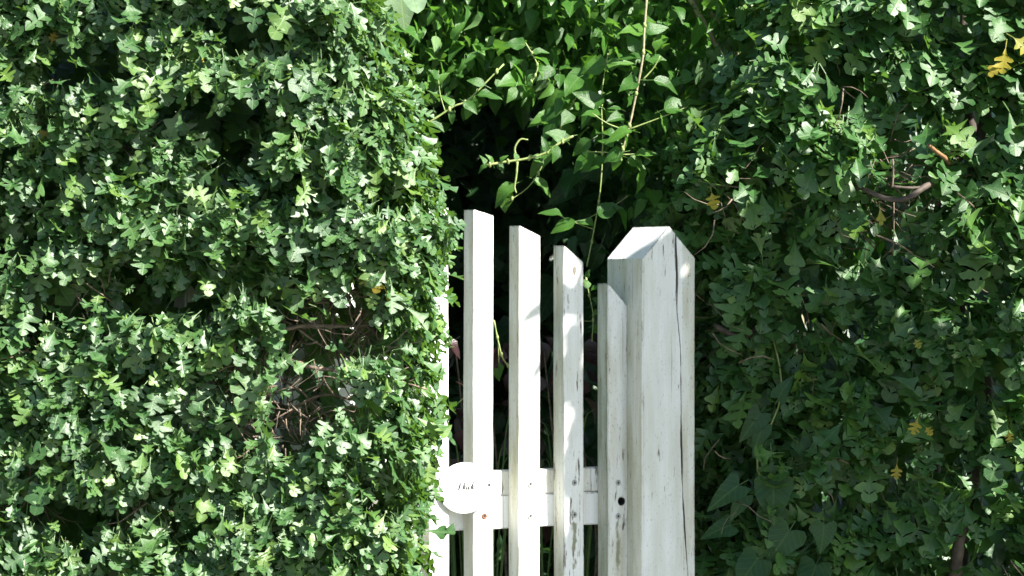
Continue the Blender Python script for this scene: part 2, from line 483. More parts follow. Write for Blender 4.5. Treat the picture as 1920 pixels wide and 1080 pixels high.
# front-left px, front-right px, top-left py, top-right py, wear, stain, dirt
pickets = [
    (804, 842, 392, 390, 0.15, 0.0, 0.45),
    (888, 925.5, 393, 405, 0.10, 0.0, 0.35),
    (973, 1013, 423, 443, 0.35, 0.5, 0.45),
    (1057, 1095, 460, 493, 0.55, 1.0, 0.5),
    (1140, 1177, 531, 575, 0.5, 0.9, 0.8),
]
SCREWS = {1: [(908, 968, True)], 2: [(994, 908, False), (994, 968, False)], 3: [(1077, 905, False), (1077, 965, False)], 4: [(1159, 905, False), (1159, 968, False)]}
pk = []
for i, (x0, x1, y0, y1, wear, stain, dirt) in enumerate(pickets):
    u0, _ = on_gate(x0, 500, WF); u1, _ = on_gate(x1, 500, WF)
    _, z0 = on_gate(x0, y0, WF); _, z1 = on_gate(x1, y1, WF)
    sp = SCREWS.get(i, [((x0 + x1) / 2, 968, False)])[-1]
    su, sz = on_gate(sp[0], sp[1], WF)
    org = Vector((su, WF, sz))
    zt = lambda u, a=u0 - su, b=u1 - su, p=z0 - sz, q=z1 - sz: p + (q - p) * min(1, max(0, (u - a) / (b - a))) + 0.004 * math.sin(math.pi * min(1, max(0, (u - a) / (b - a))))
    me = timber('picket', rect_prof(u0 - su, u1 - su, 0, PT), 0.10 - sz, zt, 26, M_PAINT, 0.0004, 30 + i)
    if i == 4:
        # the latch hole is a real bore
        hu, hz = on_gate(1165, 940, WF)
        bm = bmesh.new()
        bmesh.ops.create_cone(bm, cap_ends=True, segments=20, radius1=0.0078, radius2=0.0078, depth=0.06,
                              matrix=Matrix.Translation((hu - su, 0.004, hz - sz)) @ Matrix.Rotation(math.radians(90), 4, 'X'))
        cme = bpy.data.meshes.new('bore'); bm.to_mesh(cme); bm.free()
        co = link('bore', cme); to = link('bored', me)
        md = to.modifiers.new('b', 'BOOLEAN'); md.object = co; md.operation = 'DIFFERENCE'; md.solver = 'EXACT'; md.material_mode = 'TRANSFER'; cme.materials.append(M_SLOT)
        dg = bpy.context.evaluated_depsgraph_get()
        me = bpy.data.meshes.new_from_object(to.evaluated_get(dg))
        bpy.data.objects.remove(to); bpy.data.objects.remove(co)
    o = link('picket', me, gate)
    o.location = org - G0
    o['wear'], o['stain'], o['dirt'] = wear, stain, dirt
    pk.append(o)
    for (px, py, rusty) in SCREWS.get(i, []):
        cu, cz = on_gate(px, py, WF)
        s = link('screw', ME_RUSTY if rusty else ME_SCREW, o); s.location = (cu - su, -0.0002, cz - sz)
        s.rotation_euler = (0, rnd.random() * 3, 0)
        if rusty: s['label'] = 'rusty screw head in the picket below the oval plate'
        t = link('screw_slot', ME_SLOT, o); t.location = (cu - su, -0.0003, cz - sz)
    if i == 3:
        cu, cz = on_gate(1077, 507, WF)
        V = [(0.0040 * math.cos(a) * (1 + .15 * math.sin(3 * a)), -0.0005, 0.0085 * math.sin(a)) for a in [2 * math.pi * k / 18 for k in range(18)]]
        V += [(v[0] * 0.55, -0.0009, v[2] * 0.5) for v in V]
        k = link('knot', mesh('knot', V, [(j, (j + 1) % 18, 18 + (j + 1) % 18, 18 + j) for j in range(18)] + [tuple(range(18, 36))], M_KNOT), o)
        k.location = (cu - su, 0, cz - sz)
    if i == 2:
        # a long drying crack, slightly sunk strip of shade between lips
        pass
# pickets behind the hedge mirror the arch
for j in range(1, 5):
    u = on_gate(804, 500, WF)[0] - 0.0985 * j
    src = pk[min(j, 4)]
    o = src.copy(); C.objects.link(o); o.parent = gate
    o.location = Vector((u + 0.022, WF, src.location.z + G0.z)) - G0
    o.rotation_euler = (0, 0, 0)
# top rail in two boards, bottom rail and a brace below the frame
ul, ur = -0.825, -0.006
wr = WF + PT
def board(name, u0, u1, z0, z1, w0, w1, wear, dirt, seed):
    org = Vector((u0, w0, z0))
    V, F = [], []
    r = random.Random(seed)
    prof = rect_prof(0, z1 - z0, 0, w1 - w0, 0.0018)
    n = len(prof); rows = 24
    for i in range(rows + 1):
        x = (u1 - u0) * i / rows
        for (a, b) in prof:
            V.append((x, b + r.uniform(-1, 1) * 0.0004, a + r.uniform(-1, 1) * 0.0007))
    for i in range(rows):
        for k in range(n):
            a, b = i * n + k, i * n + (k + 1) % n
            F.append((a, a + n, b + n, b))
    F.append(tuple(range(n))); F.append(tuple(range(rows * n + n - 1, rows * n - 1, -1)))
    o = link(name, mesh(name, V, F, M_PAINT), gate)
    o.location = org - G0
    o['wear'], o['stain'], o['dirt'] = wear, 0.0, dirt
    return o
zt_ = on_gate(1030, 879, wr)[1]; zm_ = on_gate(1030, 926, wr)[1]; zb_ = on_gate(1030, 987, wr)[1]
board('rail', ul, ur, zm_ + 0.0012, zt_, wr, wr + 0.024, 0.55, 0.95, 1)
board('rail', ul, ur, zb_, zm_, wr - 0.0005, wr + 0.024, 0.3, 0.4, 2)
board('rail', ul, ur, 0.20, 0.30, wr, wr + 0.024, 0.4, 0.5, 3)

# gate posts with a gabled top; a long crack runs down the front of the right one
PW = 0.1215
zr = on_gate(1205, 485, 0)[1]
apex = CAMZ - (424 - 540) * K * (CAMD + 0.03)
def post_mesh(cracked, seed):
    c = 0.003
    def crack(z):
        # local u of the crack against height
        ys = [(1.32, 0.0755), (1.25, 0.0775), (1.15, 0.081), (1.08, 0.089), (1.0, 0.0885), (0.9, 0.090), (0.8, 0.094), (0.7, 0.101), (0.6, 0.108), (0.0, 0.108)]
        for (a, p), (b, q) in zip(ys, ys[1:]):
            if z >= b: return q + (p - q) * (z - b) / (a - b)
        return 0.108
    prof = [(c, 0), (0.03, 0.0), (0.0605, 0.0)]
    if cracked: prof += [(0.0862, 0.0), (0.0882, 0.016), (0.0898, 0.0160), (0.0916, 0.0022)]
    prof += [(PW - c, 0.0005), (PW, c), (PW, PW - c), (PW - c, PW), (0.0605, PW), (c, PW), (0, PW - c), (0, c)]
    def shift(k, u, w, t):
        if cracked and 3 <= k <= 6:
            z = zr_guess(t)
            wob = 0.0006 * math.sin(z * 21) + 0.0004 * math.sin(z * 57 + 1)
            wd = 0.3 + 0.75 * abs(math.sin(z * 8 + 1.0) * math.sin(z * 19))
            cu = crack(z) + wob
            return cu + (u - 0.089) * wd * 1.15, w
        return u, w
    zr_guess = lambda t: 0.0 + (apex - 0.02) * t
    zt = lambda u: zr + (apex - zr) * (1 - abs(u - PW / 2) / (PW / 2))
    if cracked:   # indices: 0,1,2 front left..apex, 3-6 crack, 7,8 right edge, 9,10 back right, 11 back apex, 12,13 back left, 14 left
        cap = [(0, 1, 2, 11, 12, 13, 14), (2, 3, 4, 5, 6, 7, 8, 9, 10, 11)]
    else:
        cap = [(0, 1, 2, 7, 8, 9, 10), (2, 3, 4, 5, 6, 7)]
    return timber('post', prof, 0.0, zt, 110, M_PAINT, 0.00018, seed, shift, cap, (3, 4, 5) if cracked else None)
pr = empty('gate_post', gate_pt(0, 0, 0), 'thick white gate post with peaked top and long crack, right of the gate', 'gate post', 'posts either side of the gate', TH)
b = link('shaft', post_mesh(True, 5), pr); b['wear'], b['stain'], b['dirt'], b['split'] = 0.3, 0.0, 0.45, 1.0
pl = empty('gate_post', gate_pt(-0.83 - PW, 0.0, 0), 'white gate post mostly buried behind the left hedge', 'gate post', 'posts either side of the gate', TH)
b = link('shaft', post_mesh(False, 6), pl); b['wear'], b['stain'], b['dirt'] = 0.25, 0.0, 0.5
# metal thumb latch bar end between gate and post
# ------------------------------------------------------------------ oval name plate
WS = WF - 0.0065
cu, cz = on_gate(870.5, 915, WS)
hw = (on_gate(919, 915, WS)[0] - on_gate(822, 915, WS)[0]) / 2
hh = 0.0965 * 0.5 * 0.972
plate = empty('name_plate', gate_pt(cu, WS, cz), 'oval white enamel name plate lettered in script, screwed to the gate', 'sign', rz=TH)
def dome(x, z):
    r2 = min(1.0, (x / hw) ** 2 + (z / hh) ** 2)
    return -0.0045 * math.sqrt(max(0.0, 1 - r2 * 0.98)) - 0.001
V, F = [], []
NR, NS = 8, 56
V.append((0, dome(0, 0), 0))
for j in range(1, NR + 1):
    f = math.sin(j / NR * math.pi / 2)
    for k in range(NS):
        a = 2 * math.pi * k / NS
        x, z = hw * f * math.cos(a), hh * f * math.sin(a)
        V.append((x, dome(x, z), z))
for k in range(NS):
    a = 2 * math.pi * k / NS
    V.append((hw * math.cos(a) * 0.995, 0.0022, hh * math.sin(a) * 0.995))
for k in range(NS): F.append((0, 1 + k, 1 + (k + 1) % NS))
for j in range(NR):
    for k in range(NS):
        a, b2 = 1 + j * NS + k, 1 + j * NS + (k + 1) % NS
        F.append((a, a + NS, b2 + NS, b2))
link('plate', mesh('plate', V, F, M_ENAMEL, True), plate)

def ribbon(paths, lift, name, mat, parent):
    """thin strokes of varying width lying on the plate; paths: [(x px, y px, width px)...]"""
    V, F = [], []
    for pth in paths:
        pts = smooth_path([Vector((a, b, w)) for a, b, w in pth], 6)
        base = len(V)
        for i, p in enumerate(pts):
            q0, q1 = pts[max(i - 1, 0)], pts[min(i + 1, len(pts) - 1)]
            t = Vector((q1.x - q0.x, q1.y - q0.y)).normalized()
            nx, ny = -t.y, t.x
            for s in (-0.5, 0.5):
                x = p.x + nx * p.z * s; y = p.y + ny * p.z * s
                uu, zz = on_gate(x, y, WS)
                uu -= cu; zz -= cz
                V.append((uu, dome(uu, zz) - lift, zz))
        for i in range(len(pts) - 1):
            a = base + 2 * i
            F.append((a, a + 1, a + 3, a + 2))
    return link(name, mesh(name, V, F, mat), parent)
# traced script (zoom x8.31 about 810,855)
def T(pts): return [(810 + x / 8.31, 855 + y / 8.31, max(w * 2.1, 11.5) / 8.31) for x, y, w in pts]
letters = [
    # capital S with its swash
    T([(462, 402, 4), (436, 404, 5), (420, 425, 8), (412, 455, 13), (402, 490, 14), (388, 520, 9), (368, 528, 5), (354, 512, 5), (362, 492, 4)]),
    T([(436, 404, 4), (405, 398, 5), (378, 418, 5), (372, 445, 5), (388, 455, 4)]),
    # k
    T([(494, 398, 4), (484, 420, 9), (470, 470, 12), (458, 522, 10)]),
    T([(458, 500, 4), (478, 470, 6), (496, 462, 6), (492, 482, 7), (478, 492, 6), (488, 515, 8), (500, 518, 4)]),
    # u
    T([(512, 478, 4), (524, 468, 8), (514, 498, 10), (516, 520, 7), (536, 505, 4), (552, 466, 6)]),
    T([(552, 466, 9), (544, 498, 11), (548, 520, 7), (566, 505, 4)]),
    # k
    T([(566, 505, 4), (600, 450, 4), (634, 392, 6), (622, 410, 9), (602, 470, 12), (590, 522, 10)]),
    T([(590, 500, 4), (612, 468, 6), (632, 462, 6), (628, 482, 7), (610, 490, 6), (620, 514, 8), (638, 500, 4)]),
]
ribbon(letters, 0.0003, 'lettering', M_INK, plate)
ribbon([T([(640, 442, 5), (700, 434, 4), (780, 436, 4), (860, 440, 5)])], 0.0003, 'scratch', M_FAINT, plate)
su, szz = on_gate(915.5, 909, WS)
V = [(0.0028 * math.cos(2 * math.pi * k / 12), 0, 0.0036 * math.sin(2 * math.pi * k / 12)) for k in range(12)]
V += [(v[0] * 0.6, -0.0012, v[2] * 0.6) for v in V]
sh = link('screw_head', mesh('screw_head', V, [(k, (k + 1) % 12, 12 + (k + 1) % 12, 12 + k) for k in range(12)] + [tuple(range(12, 24))], M_SLOT), plate)
sh.location = (su - cu, dome(su - cu, szz - cz) - 0.0004, szz - cz)

# ------------------------------------------------------------------ leaves
def leaf_template(half, mids, fold, droop, wave, petiole=0.3, seed=0, asym=0.0):
    """one leaf: base at the origin, tip along +Y, upper face +Z, length 1"""
    r = random.Random(seed)
    V, F, UV = [], [], []
    curl = r.uniform(-0.10, 0.10)
    def put(x, y):
        z = fold * abs(x) - droop * y * y + wave * math.sin(y * 9 + seed) * abs(x) * 2 + curl * x
        V.append((x, y, z)); UV.append((x + 0.5, y))
        return len(V) - 1
    M = [put(0, y) for y in mids]
    for sgn in (1, -1):
        out = [M[0]]
        for (x, y) in half:
            out.append(put(sgn * x * (1 + sgn * asym) * r.uniform(0.9, 1.1), y + r.uniform(-0.02, 0.02)))
        out.append(M[-1])
        ys = [0.0] + [h[1] for h in half] + [1.0]
        k = 0
        for i in range(len(out) - 1):
            while k < len(mids) - 1 and ys[i] > (mids[k] + mids[k + 1]) / 2:
                F.append((M[k], out[i], M[k + 1]) if sgn > 0 else (M[k + 1], out[i], M[k])); k += 1
            if len({out[i], out[i + 1], M[k]}) == 3:
                F.append((M[k], out[i], out[i + 1]) if sgn > 0 else (M[k], out[i + 1], out[i]))
        while k < len(mids) - 2:
            F.append((M[k], out[-2], M[k + 1]) if sgn > 0 else (M[k + 1], out[-2], M[k])); k += 1
    if petiole:
        a = len(V)
        for (x, y, z) in ((-0.016, -petiole, -0.10), (0.016, -petiole, -0.10), (0.014, 0.03, 0.012), (-0.014, 0.03, 0.012)):
            V.append((x, y, z)); UV.append((0.5, 0.02))
        F.append((a, a + 1, a + 2)); F.append((a, a + 2, a + 3))
    return np.array(V), np.array(F), np.array(UV)

H1 = [(0.05, 0.20), (0.12, 0.38), (0.30, 0.45), (0.36, 0.52), (0.32, 0.58), (0.10, 0.55), (0.12, 0.63), (0.30, 0.73), (0.34, 0.81), (0.27, 0.86), (0.09, 0.79), (0.15, 0.92), (0.08, 0.99)]
H2 = [(0.05, 0.24), (0.13, 0.45), (0.31, 0.57), (0.35, 0.66), (0.29, 0.70), (0.09, 0.63), (0.19, 0.81), (0.27, 0.91), (0.19, 0.96), (0.07, 0.87), (0.08, 0.985)]
H3 = [(0.06, 0.25), (0.15, 0.47), (0.26, 0.64), (0.30, 0.75), (0.23, 0.80), (0.09, 0.74), (0.16, 0.90), (0.10, 0.98)]
H4 = [(0.04, 0.14), (0.14, 0.26), (0.34, 0.32), (0.41, 0.39), (0.36, 0.45), (0.11, 0.43), (0.25, 0.56), (0.40, 0.64), (0.39, 0.72), (0.28, 0.74), (0.10, 0.66), (0.21, 0.82), (0.20, 0.91), (0.08, 0.97)]
MID = [0.0, 0.3, 0.55, 0.8, 1.0]
HAW = [leaf_template(h, MID, f, d, w, 0.35, s, a) for s, (h, f, d, w, a) in enumerate([
    (H1, 0.32, 0.20, 0.08, 0.05), (H2, 0.50, 0.30, 0.05, -0.08), (H3, 0.30, 0.15, 0.08, 0.1), (H4, 0.24, 0.28, 0.10, 0.0), (H1, 0.60, 0.10, 0.10, -0.1), (H4, 0.42, 0.42, 0.08, 0.06), (H2, 0.20, -0.15, 0.14, 0.0), (H3, 0.8, 0.3, 0.1, 0.0)])]
HAW_LOW = [leaf_template([(0.30, 0.34), (0.42, 0.5), (0.18, 0.56), (0.34, 0.82)], [0.0, 0.5, 1.0], 0.3, 0.2, 0, 0, 3), leaf_template([(0.28, 0.4), (0.40, 0.62), (0.22, 0.9)], [0.0, 0.5, 1.0], 0.2, 0.1, 0, 0, 4)]
OV = [(0.20, 0.05), (0.34, 0.17), (0.39, 0.32), (0.35, 0.50), (0.25, 0.69), (0.12, 0.86)]
OV2 = [(0.14, 0.08), (0.24, 0.2), (0.28, 0.36), (0.25, 0.55), (0.17, 0.74), (0.07, 0.9)]
HEART = [(0.12, -0.10), (0.30, -0.14), (0.43, 0.0), (0.46, 0.18), (0.40, 0.38), (0.28, 0.60), (0.13, 0.82)]
VINE = [leaf_template(h, MID, f, d, w, 0.35, 20 + s) for s, (h, f, d, w) in enumerate([(OV, 0.25, 0.30, 0.12), (OV2, 0.35, 0.2, 0.08), (OV2, 0.45, 0.55, 0.1), (OV, 0.5, 0.45, 0.05), (OV2, 0.15, 0.5, 0.12)])]
VINE_LOW = [leaf_template([(0.36, 0.25), (0.22, 0.7)], [0.0, 0.5, 1.0], 0.3, 0.3, 0, 0, 31)]
HEARTS = [leaf_template([(0.14, -0.12), (0.30, -0.17), (0.42, -0.08), (0.46, 0.08), (0.42, 0.28), (0.33, 0.48), (0.20, 0.70), (0.08, 0.90)], [0.0, 0.2, 0.4, 0.6, 0.8, 1.0], 0.12, 0.18, 0.10, 0.3, 41),
          leaf_template([(0.12, -0.10), (0.27, -0.18), (0.36, -0.06), (0.34, 0.14), (0.28, 0.38), (0.20, 0.60), (0.09, 0.84)], [0.0, 0.2, 0.4, 0.6, 0.8, 1.0], 0.25, 0.25, 0.06, 0.3, 42)]

def template_mesh(tpl, mat, name='leaf'):
    V, F, UV = tpl
    me = mesh(name, V, F.tolist(), mat, True)
    uv = me.uv_layers.new(name='UVMap')
    idx = np.empty(len(me.loops), np.int32); me.loops.foreach_get('vertex_index', idx)
    uv.data.foreach_set('uv', UV[idx].astype(np.float32).ravel())
    return me

def frames(yd, nd):
    yd = unit(yd)
    nd = nd - yd * (nd * yd).sum(1, keepdims=True)
    nd = unit(nd)
    return np.cross(yd, nd), yd, nd

def foliage_mesh(name, tpls, ti, pos, yd, nd, sc_, tint, mat):
    xd, yd, nd = frames(yd, nd)
    VV, FF, UU, TT = [], [], [], []
    base = 0
    for k, (V, F, UV) in enumerate(tpls):
        s = np.nonzero(ti == k)[0]
        if not len(s): continue
        g = sc_[s, None, None]
        P = pos[s, None, :] + g * (V[None, :, 0:1] * xd[s, None, :] + V[None, :, 1:2] * yd[s, None, :] + V[None, :, 2:3] * nd[s, None, :])
        n = len(V)
        VV.append(P.reshape(-1, 3))
        FF.append((F[None] + (base + np.arange(len(s)) * n)[:, None, None]).reshape(-1, 3))
        UU.append(np.tile(UV, (len(s), 1))); TT.append(np.repeat(tint[s], n))
        base += len(s) * n
    if not VV: VV, FF, UU, TT = [np.zeros((0, 3))], [np.zeros((0, 3), int)], [np.zeros((0, 2))], [np.zeros(0)]
    VV, FF, UU, TT = np.concatenate(VV), np.concatenate(FF), np.concatenate(UU), np.concatenate(TT)
    me = bpy.data.meshes.new(name)
    me.vertices.add(len(VV)); me.vertices.foreach_set('co', VV.astype(np.float32).ravel())
    me.loops.add(FF.size); me.loops.foreach_set('vertex_index', FF.astype(np.int32).ravel())
    me.polygons.add(len(FF)); me.polygons.foreach_set('loop_start', np.arange(0, FF.size, 3, dtype=np.int32))
    me.polygons.foreach_set('use_smooth', np.ones(len(FF), bool))
    uv = me.uv_layers.new(name='UVMap'); uv.data.foreach_set('uv', UU[FF.ravel()].astype(np.float32).ravel())
    a = me.attributes.new('tint', 'FLOAT', 'POINT'); a.data.foreach_set('value', TT.astype(np.float32))
    me.materials.append(mat)
    me.update()
    return me

def in_frame(P, m=1.0):
    d = CAMD + P[:, 1]
    return (np.abs(P[:, 0]) < 0.16 * d * m) & (np.abs(P[:, 2] - CAMZ) < 0.09 * d * m)

def place_leaf(tpl_mesh, parent, p, y, n, s):
    y = Vector(y).normalized(); n = Vector(n); n = (n - y * n.dot(y)).normalized(); x = y.cross(n)
    o = link('leaf', tpl_mesh, parent)
    m = Matrix(((x.x * s, y.x * s, n.x * s, p[0]), (x.y * s, y.y * s, n.y * s, p[1]), (x.z * s, y.z * s, n.z * s, p[2]), (0, 0, 0, 1)))
    o.matrix_parent_inverse = Matrix.Identity(4)
    o.matrix_basis = Matrix.Translation(-parent.location) @ m
    return o

def grow(parent, L, tpls, low, mat, nsingle=300, fname='foliage'):
    """L: dict of arrays; the leaves that show largest are objects, the rest one stuff part"""
    pos, yd, nd, s, dep = L['pos'], unit(L['y']), unit(L['n']), L['s'], L['dep']
    face = np.abs(frames(yd, nd)[2][:, 1])
    score = s * (0.35 + face) * np.exp(-np.maximum(dep, 0) / 0.04) * (R.random(len(s)) * 0.5 + 0.75)
    score[~in_frame(pos, 0.98)] = 0
    if 'forbid' in L: score[L['forbid']] = 0
    order = np.argsort(-score)
    nsingle = min(nsingle, int((score > 0).sum()))
    single = order[:nsingle]
    rest = np.ones(len(s), bool); rest[single] = False
    ti = R.integers(0, len(tpls), len(s))
    metpl = [template_mesh(t, mat) for t in tpls]
    for i in single:
        place_leaf(metpl[ti[i]], parent, pos[i], yd[i], nd[i], s[i])
    hi = rest & (dep < 0.11) & in_frame(pos, 1.15)
    lo = rest & ~hi
    offp = np.array(parent.location)
    nt_ = len(tpls)
    ti2 = np.where(hi, ti, nt_ + R.integers(0, len(low), len(s)))
    r = np.nonzero(rest)[0]
    me = foliage_mesh(fname, list(tpls) + list(low), ti2[r], pos[r] - offp, yd[r], nd[r], s[r] * np.where(lo[r], 1.15, 1.0), R.random(len(r)), mat)
    o = link(fname, me, parent)
    o['kind'] = 'stuff'
    return o

def clusters(cp, co, dep, n_per, size, spread, hang=0.75, out=0.45, jitter=0.8, up=0.5, nout=0.8):
    """rosettes of leaves on spurs: cp centres, co outward direction, dep depth below the hedge skin"""
    k = np.repeat(np.arange(len(cp)), n_per)
    m = len(k)
    o = co[k]
    shoot_dir = unit(R.normal(size=(len(cp), 3)))[k]          # leaves of one spur agree with each other
    y = unit(o * out + np.array([0, 0, -1.0]) * hang + shoot_dir * jitter * 0.6 + unit(R.normal(size=(m, 3))) * jitter * 0.75)
    nrm = unit(o * nout + np.array([0.32, 0, 1.0 * up]) + shoot_dir * 0.30 + unit(R.normal(size=(m, 3))) * 0.48)
    s = size[0] + (size[1] - size[0]) * R.beta(2, 2.2, m)
    big = R.random(m)
    s = np.where(big < 0.13, s * 1.3, np.where(big > 0.75, s * 0.7, s)) * (0.85 + 0.3 * R.random(len(cp)))[k]
    pos = cp[k] + y * (0.25 * s)[:, None] + R.normal(size=(m, 3)) * spread
    return dict(pos=pos, y=y, n=nrm, s=s, dep=dep[k] + R.normal(size=m) * 0.004)

def cat(*ds):
    return {k: np.concatenate([d[k] for d in ds]) for k in ds[0]}

# ------------------------------------------------------------------ left hedge
YL = -0.75
SL = (CAMD + YL) * K
edge_px = np.array([(-600, 690), (-100, 715), (0, 722), (100, 762), (200, 792), (300, 812), (400, 846), (500, 846), (600, 834), (700, 824), (800, 817), (900, 812), (1000, 803), (1080, 795), (1800, 770)], float)
def left_edge(z):
    py = 540 - (z - CAMZ) / SL
    return (np.interp(py, edge_px[:, 0], edge_px[:, 1]) - 960 - 46) * SL

def left_surface(n, xlo, xhi_off, zlo, zhi):
    z = R.uniform(zlo, zhi, n)
    xe = left_edge(z)
    arc = R.uniform(0, 1, n)
    rr = 0.11
    # share of the perimeter that is front face, rounded corner, end face
    lenf = xe - rr - xlo; lena = rr * math.pi / 2; lene = 0.24
    tot = lenf + lena + lene
    q = arc * tot
    x = np.where(q < lenf, xlo + q, 0.0); y = np.full(n, YL); nx = np.zeros(n); ny = np.full(n, -1.0)
    a = np.clip((q - lenf) / rr, 0, math.pi / 2)
    ca = (q >= lenf) & (q < lenf + lena)
    x = np.where(ca, xe - rr + rr * np.sin(a), x); y = np.where(ca, YL + rr - rr * np.cos(a), y)
    nx = np.where(ca, np.sin(a), nx); ny = np.where(ca, -np.cos(a), ny)
    ce = q >= lenf + lena
    x = np.where(ce, xe, x); y = np.where(ce, YL + rr + (q - lenf - lena), y)
    nx = np.where(ce, 1.0, nx); ny = np.where(ce, 0.0, ny)
    return np.stack([x, y, z], 1), np.stack([nx, ny, np.zeros(n)], 1)

def px_of(P):
    d = CAMD + P[:, 1]
    return 960 + P[:, 0] / (K * d), 540 - (P[:, 2] - CAMZ) / (K * d)

HOLES_L = [(650, 580, 88, 78, .96), (605, 690, 100, 95, .97), (520, 785, 80, 50, .97), (440, 720, 40, 70, 0.7), (60, 900, 60, 75, 0.8), (25, 640, 40, 60, .6), (260, 930, 40, 40, .6), (60, 220, 35, 40, .6), (245, 300, 50, 35, .6), (690, 540, 50, 40, 0.8), (590, 300, 35, 30, .5), (620, 890, 40, 35, .6), (170, 560, 35, 45, .5), (350, 640, 40, 40, .6), (180, 440, 35, 30, .5)]
HOLES_R = [(1690, 330, 90, 60, 0.9), (1650, 410, 60, 60, 0.8), (1380, 380, 50, 60, 0.7), (1500, 620, 90, 60, 0.8), (1840, 1010, 80, 70, 0.9), (1600, 900, 50, 60, 0.6), (1350, 620, 50, 60, 0.7), (1560, 180, 60, 40, .5), (1380, 900, 60, 60, .5), (1790, 560, 50, 40, .5)]
def hole_mask(P, holes, seed):
    px, py = px_of(P)
    nz = fbm(np.stack([px / 45, py / 45, np.zeros(len(px))], 1), seed, 3)
    m = np.zeros(len(px))
    for (cx, cy, rx, ry, st) in holes:
        r = np.sqrt(((px - cx) / rx) ** 2 + ((py - cy) / ry) ** 2) + (nz - 0.5) * 1.3
        m = np.maximum(m, np.clip((1.15 - r) * 3, 0, 1) * st)
    return m

def hedge_layer(surf, n, n_per, size, dmean, dmax, bump, seed, holes, thin=0.0, **kw):
    P, O = surf(n)
    q = np.stack([P[:, 0], P[:, 1], P[:, 2]], 1)
    big = (fbm(q * 3.2, seed, 2) - 0.5) * 2
    med = (fbm(q * 9.0, seed + 5, 3) - 0.5) * 2
    gap = fbm(q * np.array([11.0, 11.0, 14.0]), seed + 9, 2)
    d = np.minimum(R.exponential(dmean, n), dmax)
    d = d + np.clip((0.43 - gap) * 0.9, 0, 0.12)
    off = (big * 0.55 + med * 0.8) * bump
    Pd = P + O * (off - d)[:, None]
    hm = hole_mask(Pd, holes, seed)
    keep = R.random(n) > np.maximum(hm * 0.985, np.clip((thin - gap) * 14, 0, 0.92))
    Pd, O, d = Pd[keep], O[keep], d[keep]
    o = unit(O + R.normal(size=O.shape) * 0.25)
    return clusters(Pd, o, d, n_per, size, 0.012, **kw)

hl = empty('hawthorn_hedge', (-0.85, -0.55, 0), 'dense sunlit clipped hawthorn hedge filling the left half beside the gate', 'hedge', 'hawthorn hedges either side of the gate')
bpy.context.view_layer.update()
LA = hedge_layer(lambda n: left_surface(n, -1.02, 0, 0.62, 1.80), 3200, 5, (0.027, 0.049), 0.032, 0.16, 0.045, 3, HOLES_L, thin=0.47)
LB = hedge_layer(lambda n: left_surface(n, -1.7, 0, 0.0, 2.15), 1500, 5, (0.032, 0.05), 0.07, 0.25, 0.04, 3, HOLES_L)
keepB = ~in_frame(LB['pos'], 1.0) | (R.random(len(LB['s'])) < 0.6)
LB = {k: v[keepB] for k, v in LB.items()}
# dark inner leaves just in front of the fence, thinner in the hollow
m = 1500
P = np.stack([R.uniform(-1.25, -0.22, m), R.uniform(-0.52, -0.36, m), R.uniform(0.5, 1.85, m)], 1)
P = P[R.random(m) > hole_mask(P, [(600, 690, 85, 80, 0.95), (510, 780, 65, 45, 0.95), (645, 590, 60, 60, .9)], 8)]
LD = clusters(P, np.tile([[0., -1., 0.2]], (len(P), 1)), np.full(len(P), 0.2), 5, (0.034, 0.052), 0.02)
LL = cat(LA, LB, LD)
# nothing hangs across the name plate
lx, ly = px_of(LL['pos'] + unit(LL['y']) * (LL['s'] * 0.6)[:, None])
keepS = ((lx - 880) / 62) ** 2 + ((ly - 912) / 66) ** 2 > 1
LL = {k: v[keepS] for k, v in LL.items()}
grow(hl, LL, HAW, HAW_LOW, M_HAW)

# ------------------------------------------------------------------ right hedge
YR = 0.10
def right_surface(n, zlo=0.6, zhi=1.85, xhi=1.12):
    z = R.uniform(zlo, zhi, n)
    py = 540 - (z - CAMZ) / (K * 6.1)
    xl = (np.interp(py, [-400, 0, 130, 250, 420, 760, 1080, 1700], [1500, 1440, 1375, 1300, 1292, 1312, 1306, 1300]) - 960) * K * 6.1
    rr = 0.16
    tot = (xhi - xl - rr) + rr * 1.57 + 0.25
    q = R.random(n) * tot
    lenf = xhi - xl - rr
    x = xhi - q; y = YR - 0.03 * np.clip(x - 0.36, 0, 2)
    nx = np.zeros(n); ny = np.full(n, -1.0)
    a = np.clip((q - lenf) / rr, 0, 1.57)
    ca = q >= lenf
    x = np.where(ca, xl + rr - rr * np.sin(a), x); y = np.where(ca, YR + rr - rr * np.cos(a) + np.clip(q - lenf - rr * 1.57, 0, 1), y)
    nx = np.where(ca, -np.sin(a), nx); ny = np.where(ca, -np.cos(a), ny)
    return np.stack([x, y, z], 1), np.stack([nx, ny, np.zeros(n) + 0.1], 1)
hr = empty('hawthorn_hedge', (0.85, 0.3, 0), 'shaded hawthorn hedge with larger leaves, right of the thick gate post', 'hedge', 'hawthorn hedges either side of the gate')
RA = hedge_layer(lambda n: right_surface(n), 1500, 5, (0.046, 0.073), 0.045, 0.2, 0.06, 23, HOLES_R, thin=0.455, hang=0.65, out=0.5, up=0.5, nout=0.85)
RB = hedge_layer(lambda n: right_surface(n, 0.0, 1.92, 1.7), 1500, 5, (0.038, 0.06), 0.11, 0.4, 0.05, 23, HOLES_R)
keepB = ~in_frame(RB['pos'], 1.0) | (R.random(len(RB['s'])) < 0.55)
RB = {k: v[keepB] for k, v in RB.items()}
RR = cat(RA, RB)
grow(hr, RR, HAW, HAW_LOW, M_HAW2)

